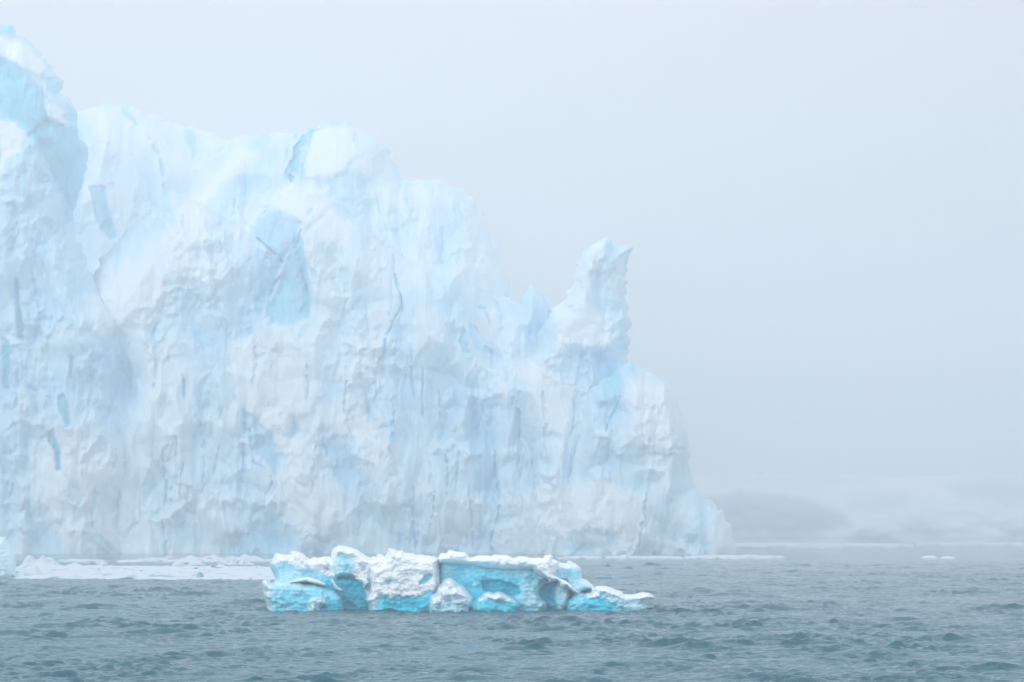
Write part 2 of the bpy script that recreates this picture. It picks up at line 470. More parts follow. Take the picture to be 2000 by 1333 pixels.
gbody('cliff_wall', [(150,620),(200,500),(222,474),(262,440),(300,404),(336,372),(380,392),(440,420),(480,440),(520,405),(560,372),(600,372),(660,398),(700,430),(740,470),(790,500),(850,520),(893,505),(918,520),(926,570),(932,640),(960,690),(1010,700),(1070,720),(1120,790),(1150,860),(1130,960),(1170,1112),(100,1112),(110,800)],
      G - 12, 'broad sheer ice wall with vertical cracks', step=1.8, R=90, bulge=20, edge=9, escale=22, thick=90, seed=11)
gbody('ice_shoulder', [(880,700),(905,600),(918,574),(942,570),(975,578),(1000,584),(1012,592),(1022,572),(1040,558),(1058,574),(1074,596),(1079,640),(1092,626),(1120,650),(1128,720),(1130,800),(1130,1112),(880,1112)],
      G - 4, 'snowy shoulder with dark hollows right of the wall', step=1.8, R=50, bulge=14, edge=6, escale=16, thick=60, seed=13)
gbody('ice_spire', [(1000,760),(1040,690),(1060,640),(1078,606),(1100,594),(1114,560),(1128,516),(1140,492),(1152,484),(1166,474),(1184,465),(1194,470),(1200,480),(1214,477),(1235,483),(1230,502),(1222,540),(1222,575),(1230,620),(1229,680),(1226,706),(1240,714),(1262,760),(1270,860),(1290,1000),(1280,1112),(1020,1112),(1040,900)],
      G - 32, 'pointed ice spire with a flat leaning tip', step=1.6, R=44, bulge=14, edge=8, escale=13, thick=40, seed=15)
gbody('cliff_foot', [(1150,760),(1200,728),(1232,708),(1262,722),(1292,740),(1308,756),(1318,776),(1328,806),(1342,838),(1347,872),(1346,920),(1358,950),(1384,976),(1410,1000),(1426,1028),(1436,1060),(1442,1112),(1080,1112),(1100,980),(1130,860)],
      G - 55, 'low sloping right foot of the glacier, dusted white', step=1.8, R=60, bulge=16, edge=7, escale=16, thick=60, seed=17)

# ---------------------------------------------------------------- the blue iceberg in front
B = 181.0
def za(*p): return [(490 + x / 4.878, 1040 + y / 4.878) for x, y in p]
def zb(*p): return [(880 + x / 4.762, 1040 + y / 4.762) for x, y in p]

berg = empty('iceberg', (-6.5, B, 0), 'turquoise iceberg with melted hollows and white snow caps drifting in front of the glacier', 'iceberg')
bpy.context.view_layer.update()

HOL1 = za((1282,456),(1300,466),(1330,452),(1345,462),(1392,458),(1400,476),(1372,486),(1350,500),(1330,490),(1306,500),(1290,486)); HOL2 = za((1600,500),(1605,468),(1640,440),(1650,410),(1700,392),(1728,402),(1722,430),(1690,462),(1650,492))
HOL3 = zb((290,478),(300,450),(370,445),(450,442),(540,468),(600,490),(650,560),(560,592),(520,590),(430,575),(370,575),(300,535))
def bspec(Y, base, snow, deep, carve, lumps, low, holes, sd):
    def rel(X, P):
        wx = X + 3 * fbm(X / 14, P / 14, 3, 111); wy = P + 3 * fbm(X / 14, P / 14, 3, 112)
        r0 = .5 * fbm(wx / 40, wy / 26, 3, 121)
        sn = np.full(X.shape, .15 if base > .2 else 1.0)
        for i, (p, s, w, a) in enumerate(snow): sn = np.maximum(sn, a * patch(p, X, P, s + 2, w, i + sd))
        r = lumps * (1.9 * facets(wx / 20, wy / 13, 131) + .7 * facets(wx / 8, wy / 5.5, 137) + .35 * fbm(wx / 4, wy / 4, 4, 141, .6))
        # melt scallops in bare ice
        r0 = r0 + (1 - sn) * .16 * (worley(wx / 11, wy / 8, 139)[0] - .4)
        r = r0 + r * sn
        for i, (p, s, w, a) in enumerate(snow): r = r + .30 * a * patch(p, X, P, s + 2.5, w, i + sd)
        for i, (p, s, w, a) in enumerate(carve): r = r - a * patch(p, X, P, s, w, i + sd + 20)
        return r
    def bl(X, P, d=None):
        b = base + .12 * fbm(X / 34, P / 16, 3, 151) + low * sstep(1150, 1190, P) + (.14 * sstep(1085, 1185, P) - .06 if base > .2 else 0) + .05 * fbm(X / 5, P / 5, 3, 153)
        b = b + .07 * sstep(.3, .9, ridged(X / 50, (P + .12 * X) / 7, 3, 155)) - .10 * sstep(.2, .7, fbm(X / 9, P / 22, 3, 157))
        for i, (p, s, w, a) in enumerate(deep):
            b = b + a * patch(p, X, P, s, w, i + sd + 20)
        for i, (p, s, w, a) in enumerate(snow):
            k = a * patch(p, X, P, s * 1.8, w * 1.4, i + sd); b = b * (1 - k) + .01 * k
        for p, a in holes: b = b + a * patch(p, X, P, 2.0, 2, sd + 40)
        return b
    return rel, bl

SPECS = []
LOOSE = ('snow_ledge', 'snow_cap', 'snow_ridge')
def bpart(name, poly, Y, base=.40, snow=(), deep=(), carve=(), lumps=.25, low=.12, label=None, holes=(), seed=0, R=12, bulge=2, thick=6, edge=1.1):
    """snow / deep: (outline, soft, wobble, amount); carve: (outline, soft, wobble, metres)"""
    rel, bl = bspec(Y, base, snow, deep, carve, lumps, low, holes, seed)
    if name not in LOOSE:
        SPECS.append((poly, Y, R, bulge, rel, bl)); return
    o = body(name, poly, Y, M_berg, berg, step=.85, relief=lambda X, P, d: rel(X, P), blue=bl, edge=edge, escale=5, R=R, bulge=bulge, thick=thick, seed=seed)
    if label: o['label'] = label

def berg_body():
    """all the masses of the berg run together into one melted body"""
    def dall(X, P):
        d = np.full(X.shape, -50.0)
        for poly, *_ in SPECS:
            xs = [p[0] for p in poly]; sel = (X > min(xs) - 20) & (X < max(xs) + 20)
            d[sel] = np.maximum(d[sel], sdf(poly, X[sel], P[sel]))
        return d
    cache = {}
    def comp(X, P):
        if 'D' in cache and cache['D'].shape == X.shape: return cache['D'], cache['b']
        W = np.zeros(X.shape); Bn = np.zeros(X.shape); Wc = np.zeros(X.shape); k = .17
        fb = .9 * fbm(X / 9, P / 9, 3, 171)
        for poly, Y, R, bulge, rel, bl in SPECS:
            xs = [p[0] for p in poly]; sel = (X > min(xs) - 45) & (X < max(xs) + 45)
            x = X[sel]; y = P[sel]
            ext = [(a, b_ + 90) if b_ > 1205 else (a, b_) for a, b_ in poly]
            d = sdf(ext, x, y) + fb[sel]
            D = (B - Y) + bulge * np.sqrt(np.clip(1 - (1 - np.clip(d / R, 0, 1)) ** 2, 0, 1)) * .8
            D = np.where(d < 0, D + d * .35, D) + rel(x, y)
            w = np.exp(np.clip(D, -9, 9) / k)
            W[sel] += w; wc = w * (1e-4 + sstep(-1.5, 1, d)); Wc[sel] += wc; Bn[sel] += wc * bl(x, y)
        cache['D'] = k * np.log(W + 1e-30); cache['b'] = Bn / (Wc + 1e-30)
        return cache['D'], cache['b']
    box = [(508, 1060), (1282, 1060), (1282, 1212), (508, 1212)]
    body('ice_body', box, B, M_berg, berg, step=.8, R=1, bulge=0, relief=lambda X, P, d: comp(X, P)[0] - 2.0 * (1 - np.clip(d / 12, 0, 1)) ** 2,
         blue=lambda X, P, d: comp(X, P)[1], edge=1.6, escale=6, thick=9, seed=7, dfun=dall, raw=True)

# ice seen at the back of the hollows
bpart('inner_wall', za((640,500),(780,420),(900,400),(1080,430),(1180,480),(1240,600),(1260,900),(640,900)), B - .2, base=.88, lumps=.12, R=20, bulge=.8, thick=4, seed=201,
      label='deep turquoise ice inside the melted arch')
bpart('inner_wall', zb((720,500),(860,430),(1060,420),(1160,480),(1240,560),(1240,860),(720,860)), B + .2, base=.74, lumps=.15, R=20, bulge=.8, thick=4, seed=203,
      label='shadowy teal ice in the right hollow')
# upper left block with its cap
bpart('upper_block', za((178,300),(196,262),(212,240),(234,200),(262,204),(300,204),(330,212),(376,210),(384,180),(420,178),(468,190),(505,212),(530,232),(562,252),(590,240),(612,234),(640,246),(690,232),(735,232),(790,240),(830,300),(850,420),(930,520),(920,640),(700,640),(230,600),(225,420),(188,350)),
      B + 1.6, base=.42, R=14, bulge=2.6, thick=7, seed=205,
      snow=[(za((150,305),(200,150),(800,150),(870,300),(860,470),(790,440),(740,425),(690,395),(640,372),(560,350),(480,352),(425,345),(390,305),(330,285),(270,288),(215,300)), 1.2, 1.2, 1.0),
            (za((360,470),(500,425),(600,440),(700,490),(690,520),(560,480),(420,490)), 1, 1, .9)],
      deep=[(za((460,360),(640,380),(760,450),(820,540),(700,560),(560,440)), 5, 2, .10)])
# lower left block, nearer
bpart('lower_block', za((104,500),(108,462),(140,448),(182,452),(182,474),(250,482),(380,482),(470,476),(510,490),(600,492),(660,506),(720,540),(790,560),(860,620),(880,700),(884,840),(150,840),(156,735),(146,690),(132,640),(118,600),(118,555)),
      B - 1.6, base=.34, low=.10, R=16, bulge=2.6, thick=8, seed=207,
      deep=[(za((240,500),(640,500),(860,640),(880,760),(250,760)), 14, 4, .10), (za((640,640),(880,640),(890,760),(640,760)), 6, 3, .12)],
      snow=[(za((95,440),(200,445),(400,472),(520,485),(640,500),(620,508),(480,494),(300,492),(200,500),(190,560),(170,640),(200,740),(150,740),(120,600)), 2.5, 1.5, .75)])
bpart('snow_ledge', za((490,440),(500,428),(560,430),(620,446),(680,470),(722,498),(700,512),(640,500),(580,484),(520,470),(370,484),(372,470)), B - 2.6, base=.02, low=0, R=5, bulge=.9, thick=3, seed=209, edge=.8)
bpart('snow_ledge', za((780,440),(800,470),(830,520),(876,548),(880,556),(850,562),(810,540),(786,505),(760,460)), B - 1.6, base=.03, low=0, R=4, bulge=.6, thick=2.5, seed=210, edge=.8)
bpart('snow_ledge', za((730,615),(790,612),(790,626),(735,630)), B - 2.2, base=.05, low=0, R=3, bulge=.4, thick=2, seed=212, edge=.5)
bpart('snow_lump', za((538,660),(560,636),(620,624),(660,612),(700,628),(715,650),(708,676),(690,700),(662,720),(660,840),(536,840)), B - 4.0, base=.10, low=.20, R=10, bulge=1.3, thick=4, seed=211)
# pillar over the arch
bpart('ice_pillar', za((762,200),(785,158),(815,134),(852,122),(880,124),(925,140),(960,146),(1005,162),(1060,198),(1110,228),(1135,240),(1190,228),(1210,205),(1240,205),(1270,220),(1290,280),(1240,340),(1200,560),(1180,660),(1140,690),(1120,660),(1100,610),(1076,560),(1070,500),(1020,466),(960,446),(880,440),(815,446),(780,430),(766,330)),
      B + .4, base=.36, low=0, R=13, bulge=2.6, thick=7, seed=213,
      snow=[(za((740,250),(760,100),(1300,120),(1300,300),(1220,330),(1130,360),(1140,640),(1085,600),(1076,520),(1040,470),(985,440),(975,400),(1000,330),(1010,290),(975,262),(930,230),(880,205),(830,200),(795,225),(775,260)), 1.6, 1.6, .92)],
      deep=[(za((820,230),(900,240),(970,290),(960,430),(880,440),(860,330)), 5, 2, .12), (za((790,440),(1060,440),(1080,560),(1000,480),(860,470)), 4, 2, .14)])
bpart('snow_ledge', za((980,440),(1010,428),(1060,430),(1110,446),(1124,480),(1100,500),(1076,540),(1070,500),(1050,470),(1010,452)), B - 2.2, base=.05, low=0, R=4, bulge=.8, thick=2.5, seed=216, edge=.8)
# white dome
bpart('snow_dome', za((1140,352),(1165,335),(1200,318),(1230,270),(1266,236),(1296,200),(1310,150),(1340,158),(1375,162),(1400,178),(1440,172),(1480,196),(1530,196),(1570,212),(1640,214),(1700,222),(1745,232),(1790,250),(1800,500),(1780,560),(1790,860),(1122,860),(1130,740),(1120,690),(1096,640),(1130,580),(1150,480),(1138,420)),
      B - 1.8, base=.46, low=.10, lumps=.075, R=18, bulge=3.0, thick=8, seed=215,
      snow=[(za((1080,330),(1200,100),(1800,150),(1830,480),(1760,560),(1700,548),(1660,570),(1620,610),(1560,600),(1500,612),(1460,622),(1400,600),(1330,640),(1300,612),(1230,600),(1180,640),(1140,650),(1100,690)), 1.6, 2.4, .99),
            (za((1100,640),(1180,600),(1230,640),(1180,740),(1110,760)), 4, 2, .6)],
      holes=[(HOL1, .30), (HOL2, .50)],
      deep=[(za((1200,640),(1790,600),(1790,760),(1200,760)), 6, 3, .12)],
      carve=[(za((1280,462),(1330,448),(1390,458),(1406,480),(1380,500),(1330,512),(1290,500)), 2, 1, .4), (za((1600,500),(1605,468),(1640,440),(1650,410),(1700,392),(1728,402),(1722,430),(1690,462),(1650,492)), 2, 1, .5)])
# main slab: blue wall under an overhanging cap
bpart('ice_slab', zb((-120,250),(-100,200),(0,220),(760,260),(820,330),(900,400),(930,470),(860,490),(828,540),(826,570),(850,610),(896,650),(902,690),(900,860),(-180,860),(-150,560),(-130,400)),
      B - .1, base=.50, low=.10, lumps=.16, R=16, bulge=2.4, thick=8, seed=219,
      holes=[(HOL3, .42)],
      deep=[(zb((-100,290),(300,330),(620,380),(640,560),(300,620),(-60,470)), 10, 3, .10), (zb((180,650),(640,690),(640,740),(180,740)), 4, 3, .10), (zb((540,440),(640,500),(650,560),(600,600),(540,590)), 4, 2, .14)],
      carve=[(zb((290,478),(300,450),(370,445),(450,442),(540,468),(630,505),(650,560),(620,585),(520,590),(430,575),(370,575),(300,535)), 3, 1, .5)],
      snow=[(zb((660,520),(820,520),(900,650),(860,720),(700,720),(640,600)), 10, 4, .45), (zb((800,460),(900,470),(826,560),(850,620),(905,660),(890,700),(830,620),(800,560)), 2, 1, .6), (zb((205,490),(225,470),(248,482),(245,505),(215,510)), 1, .5, .8), (zb((-80,330),(-10,320),(30,400),(0,470),(-80,470)), 8, 3, .2)])
bpart('snow_cap', zb((-122,250),(-110,215),(-76,190),(-40,196),(-16,168),(10,165),(40,178),(64,182),(96,182),(128,186),(150,200),(166,226),(186,240),(225,226),(262,214),(330,216),(380,218),(420,208),(480,210),(532,214),(560,228),(590,240),(620,228),(652,222),(700,226),(732,236),(780,238),(832,238),(862,240),(876,212),(900,215),(930,207),(948,222),(952,246),(990,266),(1010,278),(1000,330),(960,400),(900,440),(850,420),(800,392),(760,350),(700,345),(620,350),(560,346),(480,350),(420,335),(330,338),(270,320),(200,302),(120,300),(20,296),(-60,292),(-110,290)),
      B - 1.3, base=.0, low=0, lumps=.09, R=14, bulge=1.9, thick=9, seed=221,
      deep=[(zb((240,268),(420,270),(410,285),(260,285)), 1.5, 1, .22), (zb((700,318),(790,312),(830,380),(770,350)), 3, 1, .08)])
# snowy mounds standing in front of the wall
bpart('snow_lump', zb((-196,650),(-180,600),(-140,570),(-110,520),(-70,500),(-46,450),(0,438),(34,470),(62,498),(100,505),(130,540),(160,580),(188,620),(190,655),(176,700),(176,860),(-170,860)),
      B - 4.6, base=.12, low=.22, lumps=.14, R=16, bulge=2.2, thick=5, seed=223,
      snow=[(zb((-200,540),(0,420),(190,600),(190,650),(100,600),(0,600),(-160,680)), 4, 4, .8)])
bpart('snow_lump', zb((176,680),(210,650),(255,622),(300,600),(310,570),(350,564),(400,580),(440,560),(490,574),(520,592),(560,612),(596,640),(620,660),(626,690),(612,720),(600,860),(170,860)),
      B - 3.8, base=.36, low=.24, lumps=.24, R=12, bulge=1.6, thick=5, seed=225,
      snow=[(zb((240,620),(310,555),(440,550),(530,580),(600,640),(590,655),(500,632),(420,640),(330,610),(270,640)), 1.5, 2, .95)])
# column between the hollows and the right arm
bpart('ice_pillar', zb((985,470),(1000,445),(1040,450),(1080,462),(1100,520),(1108,580),(1096,640),(1086,690),(1064,720),(1060,860),(982,860),(990,720),(962,620),(966,560)),
      B - .6, base=.24, low=.14, R=10, bulge=1.6, thick=6, seed=227,
      snow=[(zb((1000,440),(1090,450),(1100,640),(1060,600),(1020,520)), 4, 2, .75)])
bpart('ice_arm', zb((820,250),(900,262),(960,262),(1000,270),(1030,284),(1060,284),(1088,288),(1086,262),(1110,262),(1140,282),(1172,300),(1196,322),(1214,352),(1216,380),(1222,425),(1260,440),(1290,462),(1318,484),(1334,512),(1330,545),(1290,552),(1244,562),(1240,640),(1220,720),(1220,860),(1070,860),(1090,640),(1110,560),(1060,480),(960,460),(880,430),(820,340)),
      B + .8, base=.38, low=.12, R=13, bulge=2.2, thick=7, seed=229,
      snow=[(zb((800,200),(960,200),(1010,260),(1100,240),(1230,330),(1220,360),(1190,330),(1130,320),(1080,336),(1020,320),(960,312),(925,320),(905,345),(900,400),(800,400)), 1.4, 1.2, .97),
            (zb((1215,420),(1300,450),(1345,500),(1330,520),(1280,490),(1225,470)), 1.5, 1, .9),
            (zb((1100,460),(1200,540),(1240,640),(1180,640),(1100,560)), 5, 2, .5)],
      deep=[(zb((930,325),(1010,330),(1150,320),(1200,380),(1190,450),(1080,450),(980,390)), 5, 2, .06)])
bpart('snow_ridge', zb((790,300),(840,320),(900,362),(960,398),(1020,428),(1080,452),(1120,484),(1150,520),(1190,556),(1180,570),(1130,550),(1080,510),(1050,520),(1012,512),(1010,470),(985,448),(930,470),(912,460),(905,440),(860,400),(800,360)),
      B - 2.2, base=.02, low=0, R=8, bulge=1.3, thick=5, seed=231)
# long low tail
bpart('ice_tail', zb((1210,575),(1240,566),(1290,560),(1334,520),(1345,502),(1400,496),(1440,498),(1500,520),(1560,540),(1600,552),(1606,572),(1650,580),(1700,576),(1760,562),(1800,557),(1850,564),(1880,588),(1902,608),(1880,622),(1840,640),(1812,664),(1850,680),(1894,684),(1880,704),(1840,716),(1830,860),(1080,860),(1076,720),(1090,640),(1140,590)),
      B - 1.4, base=.46, low=.10, lumps=.2, R=12, bulge=2.0, thick=6, seed=233,
      snow=[(zb((1190,570),(1330,480),(1620,530),(1700,560),(1860,540),(1920,610),(1820,640),(1760,610),(1680,625),(1600,610),(1560,590),(1470,570),(1380,545),(1390,590),(1340,612),(1290,608),(1240,580)), 1.4, 1.4, .96),
            (zb((1560,600),(1920,610),(1900,720),(1700,720),(1560,690)), 6, 3, .6), (zb((1400,560),(1560,590),(1570,650),(1490,660),(1420,610)), 3, 2, .5)],
      deep=[(zb((1230,600),(1400,620),(1490,680),(1500,740),(1230,740)), 4, 2, .14)])

berg_body()

# ---------------------------------------------------------------- smaller ice
def wl(row): return F * H / (row - HZ)      # distance of a waterline row

def bit(name, poly, row, label, cat, base=.05, low=.0, group=None, parent=None, thick=4, R=10, bulge=1.2, seed=0, step=1.0, edge=1.2, relk=.5, teal=0, mat=None):
    Y = wl(row) + bulge
    def rel(X, P, d):
        return relk * (fbm(X / 14, P / 8, 4, 301 + seed) * 1.4 + 1.2 * facets(X / 12, P / 9, 300 + seed))
    def bl(X, P, d):
        return base + .12 * fbm(X / 16, P / 8, 4, 303 + seed) + low * sstep(row - 12, row, P) + teal * sstep(row - 6, row, P)
    o = body(name, poly + [(poly[-1][0], row + 9), (poly[0][0], row + 9)], Y, mat or M_berg, parent, step=step, R=R, bulge=bulge, relief=rel, blue=bl,
             edge=edge, escale=6, thick=thick, seed=seed)
    if label: tag(o, label, cat, group)
    return o

bit('iceberg', [(-90,1075),(-50,1040),(-20,1050),(0,1049),(10,1048),(16,1060),(22,1072),(27,1084),(31,1100),(32,1122)], 1127,
    'pale blue iceberg cut off by the left edge, beside the flat floe', 'iceberg', base=.22, low=.12, thick=14, R=26, bulge=6, seed=3, relk=.12)

# flat floes: laid out in plan on the water, snow mounds included
def floe(name, plan, z, label, mounds=(), seed=0, gaps=0, base=.02, step=(.35, 1.1), group=None, rough=.12):
    xs = [p[0] for p in plan]; ys = [p[1] for p in plan]
    X, Yv = np.meshgrid(np.arange(min(xs) - 1, max(xs) + 1, step[0]), np.arange(min(ys) - 2, max(ys) + 2, step[1]))
    d = sdf(plan, X, Yv) + min(7, .012 * ys[0]) * fbm(X / 5, Yv / 24, 4, 310 + seed, .6)
    if gaps: d = np.minimum(d, 12 * (fbm(X / 4, Yv / 22, 3, 320 + seed) + gaps))
    Z = z * (np.clip(d / 1.2, -1, 1)) + rough * sstep(0, 2, d) * (2.2 * fbm(X / 5, Yv / 9, 4, 311 + seed) + fbm(X / 1.2, Yv / 2.2, 3, 312 + seed))
    for (mx, my, r, h) in mounds:
        q = np.hypot((X - mx) / r, (Yv - my) / (r * 1.2)) + .25 * fbm(X / 1.5, Yv / 2.5, 3, 313)
        Z = Z + h * sstep(1.35, 0, q) * (.8 + .6 * fbm(X / .9, Yv / 1.3, 3, 314 + seed)) * sstep(-.2, .8, d)
    keep = (d > -1.1); kc = keep[:-1, :-1] & keep[1:, :-1] & keep[:-1, 1:] & keep[1:, 1:]
    idx = np.arange(X.size).reshape(X.shape)
    q = np.stack([idx[:-1, :-1], idx[:-1, 1:], idx[1:, 1:], idx[1:, :-1]], -1)[kc]
    used = np.unique(q); rm = np.full(X.size, -1); rm[used] = np.arange(len(used)); q = rm[q]
    co = np.stack([X, Yv, Z], -1).reshape(-1, 3)[used]
    b, loops = boundary_loops(q)
    low = co.copy(); low[:, 2] = -2.0; nb = len(co)
    co = np.concatenate([co, low])
    sk = np.stack([b[:, 1], b[:, 0], b[:, 0] + nb, b[:, 1] + nb], 1)
    bl = base + .35 * sstep(.0, .5, fbm(X / 6, Yv / 14, 4, 315 + seed)) + .5 * sstep(.05, .4, fbm(X / 1.5, Yv / 5, 3, 316 + seed)) + .35 * sstep(.25, -.1, Z)  # bluish mottles painted in as shading among the white lumps
    bl = np.concatenate([bl.ravel()[used], np.full(nb, .5)])
    me = make_mesh(name, co, np.concatenate([q, q[:, ::-1] + nb, sk]), {'blue': np.clip(bl, 0, 1)})
    o = link(name, me, M_floe)
    return tag(o, label, 'ice floe', group)

def gp(px, row, z=0):
    y = F * (H - z) / (row - HZ); return ((px - CX) / F * y, y)

def plan(*pts): return [gp(*p) for p in pts]
FG = 'flat ice floes lying along the glacier front'
mnd = []
for (px, top, row, w) in [(56,1086,1108,13),(68,1092,1108,14),(92,1088,1108,18),(108,1096,1107,18),(82,1096,1107,26),(30,1096,1107,10),(200,1098,1106,12),(190,1094,1106,6),(350,1097,1107,12),(385,1096,1107,16),(372,1099,1107,10),(428,1096,1108,5),(475,1094,1108,16),(438,1092,1107,8),(300,1101,1107,14),(250,1099,1107,18),(500,1108,1114,10),(150,1101,1108,20),(340,1107,1112,9)]:
    x, y = gp(px, row); h = (row - top) / F * y; mnd.append((x, y, w / F * y, h * 1.1))
rn = random.Random(4)
for k in range(150):
    px = rn.uniform(35, 560); row = 1105.5 + rn.random() ** 2.2 * 24; w = rn.uniform(2, 8) * (.6 + rn.random() ** 3 * 1.6)
    x, y = gp(px, row); mnd.append((x, y, w / F * y, w / F * y * rn.uniform(.5, 1.4)))
fl = floe('ice_floe', plan((20,1131),(120,1130),(230,1132),(330,1133),(430,1132),(540,1133),(600,1130),(600,1110),(500,1110),(420,1108),(300,1108),(200,1108),(120,1108),(20,1108)), .25,
     'long flat snow covered white floe with mounds, from left edge to the turquoise iceberg', mnd, seed=1, group=FG)
m2 = []
for k in range(60):
    x, y = gp(rn.uniform(215, 540), rn.uniform(1092, 1099)); w = rn.uniform(.3, 1.3); m2.append((x, y, w, w * rn.uniform(.3, .9)))
for (px, top, row, w) in [(372,1084,1096,14),(400,1086,1096,20),(420,1085,1095,22),(330,1089,1096,30),(250,1091,1097,20),(440,1088,1096,16),(490,1086,1096,22),(478,1088,1096,12),(290,1090,1096,18)]:
    x, y = gp(px, row); h = (row - top) / F * y; m2.append((x, y, w / F * y, h * 1.0))
floe('ice_floe', plan((215,1099),(300,1099),(400,1099),(520,1098),(540,1095),(500,1094),(400,1093.5),(300,1094.5),(225,1096)), .3,
     'greyish floe strip behind the long white floe, close to the foot of the glacier', m2, seed=2, base=.10, gaps=.22, step=(.6, 2.2), group=FG)
floe('ice_floe', plan((105,1099),(150,1100),(190,1099),(188,1096),(150,1095),(110,1096)), .4, 'small pale slab of ice behind the mounds at left', (), seed=4, base=.2, step=(.6, 2.2), group=FG)
HG = 'snowy ice lumps grounded along the back of the long white floe'
for poly, row, lab in [
    ([(42,1104),(46,1094),(53,1086),(60,1085),(66,1089),(72,1097),(76,1104)], 1105, 'rounded snowy lump at back of the floe, next to the pale iceberg at left edge'),
    ([(78,1105),(82,1096),(90,1089),(99,1089),(106,1093),(112,1100),(122,1105)], 1106, 'broad snowy mound at back of the floe, second from the left edge'),
    ([(186,1103),(188,1095),(191,1093),(196,1098),(201,1095),(208,1099),(212,1103)], 1103, 'small two-pointed lump on the back edge of the floe, left of the middle'),
    ([(336,1103),(342,1098),(350,1096),(356,1099),(361,1104)], 1105, 'small pointed snow lump right of the middle of the floe'),
    ([(366,1104),(370,1098),(377,1097),(384,1096),(392,1098),(400,1102),(404,1105)], 1105, 'rough snow lump right of the small pointed one on the floe'),
    ([(424,1103),(425,1090),(430,1093),(440,1096),(448,1100),(455,1089),(462,1093),(466,1104)], 1104, 'two-horned thin ice lump behind the right part of the floe'),
    ([(462,1105),(470,1096),(476,1089),(483,1092),(488,1098),(496,1102),(498,1105)], 1105, 'steep white lump on the floe nearest to the turquoise iceberg')]:
    bit('growler', poly, row, lab, 'growler', group=HG, mat=M_floe, R=7, bulge=1.2, thick=3, seed=len(lab), relk=.3, step=.8, base=.26, edge=.8)  # base set darker and bluish: shading painted in so the lumps show
# dark growler and wet ice at the floe's edge
bit('growler', [(383,1132),(384,1122),(388,1117),(392,1117),(397,1122),(401,1131)], 1131, 'small dark grey lump of ice at the front edge of the white floe', 'growler', base=.62, R=7, bulge=.7, thick=1.5, seed=11, relk=.15, step=.8, mat=M_floe)
bit('growler', [(284,1131),(290,1125),(298,1121),(306,1124),(318,1122),(332,1125),(350,1127),(366,1126),(370,1131)], 1131, 'low ragged strip of wet teal ice left of the dark lump', 'growler', base=.45, low=.15, R=5, bulge=.6, thick=1.5, seed=12, relk=.15, step=.8, mat=M_floe)
# thin bright floes and bits right of the blue iceberg
RG = 'small scattered growlers on open water'
bit('growler', [(1798,1090),(1806,1086),(1818,1085),(1827,1087),(1832,1090)], 1090, 'left one of two small white ice bits far out on the right', 'growler', seed=21, R=5, bulge=1, relk=.2, group=RG)
bit('growler', [(1834,1090),(1842,1088),(1852,1087),(1866,1089)], 1090.5, 'right one of two small white ice bits far out on the right', 'growler', seed=22, R=5, bulge=1, relk=.2, group=RG)
bit('growler', [(1204,1090),(1210,1086),(1219,1083),(1226,1086),(1240,1088),(1254,1090)], 1090.5, 'small white pointed growler at the foot of the glacier below the spire', 'growler', seed=23, R=5, bulge=1, relk=.2, group=RG)
floe('ice_floe', plan((1100,1092),(1160,1091.6),(1230,1091.8),(1320,1092),(1330,1090.6),(1230,1090),(1100,1090)), .5, 'thin white strip of floe at the glacier foot, right of the blue iceberg', (), seed=5, step=(.6, 1.5), group=FG)
floe('ice_floe', plan((1330,1092),(1400,1092.4),(1460,1091.6),(1530,1091),(1528,1090),(1460,1089),(1380,1089)), .6, 'thin white strip of floe trailing right from the glacier tip', (), seed=6, step=(.6, 1.5), group=FG)
floe('ice_floe', plan((1420,1072),(1540,1073),(1700,1071),(1780,1070),(1782,1066),(1640,1064),(1500,1064),(1420,1065)), .9, 'pale sheet of far floe ice right of the glacier tip', (), seed=7, step=(4, 8), group=FG, rough=.3)
floe('ice_floe', plan((1782,1067),(1860,1068),(2060,1070),(2060,1064),(1900,1064),(1790,1064)), 1.2, 'farthest pale sheet of floe ice at the right edge', (), seed=8, step=(5, 10), group=FG, rough=.4)

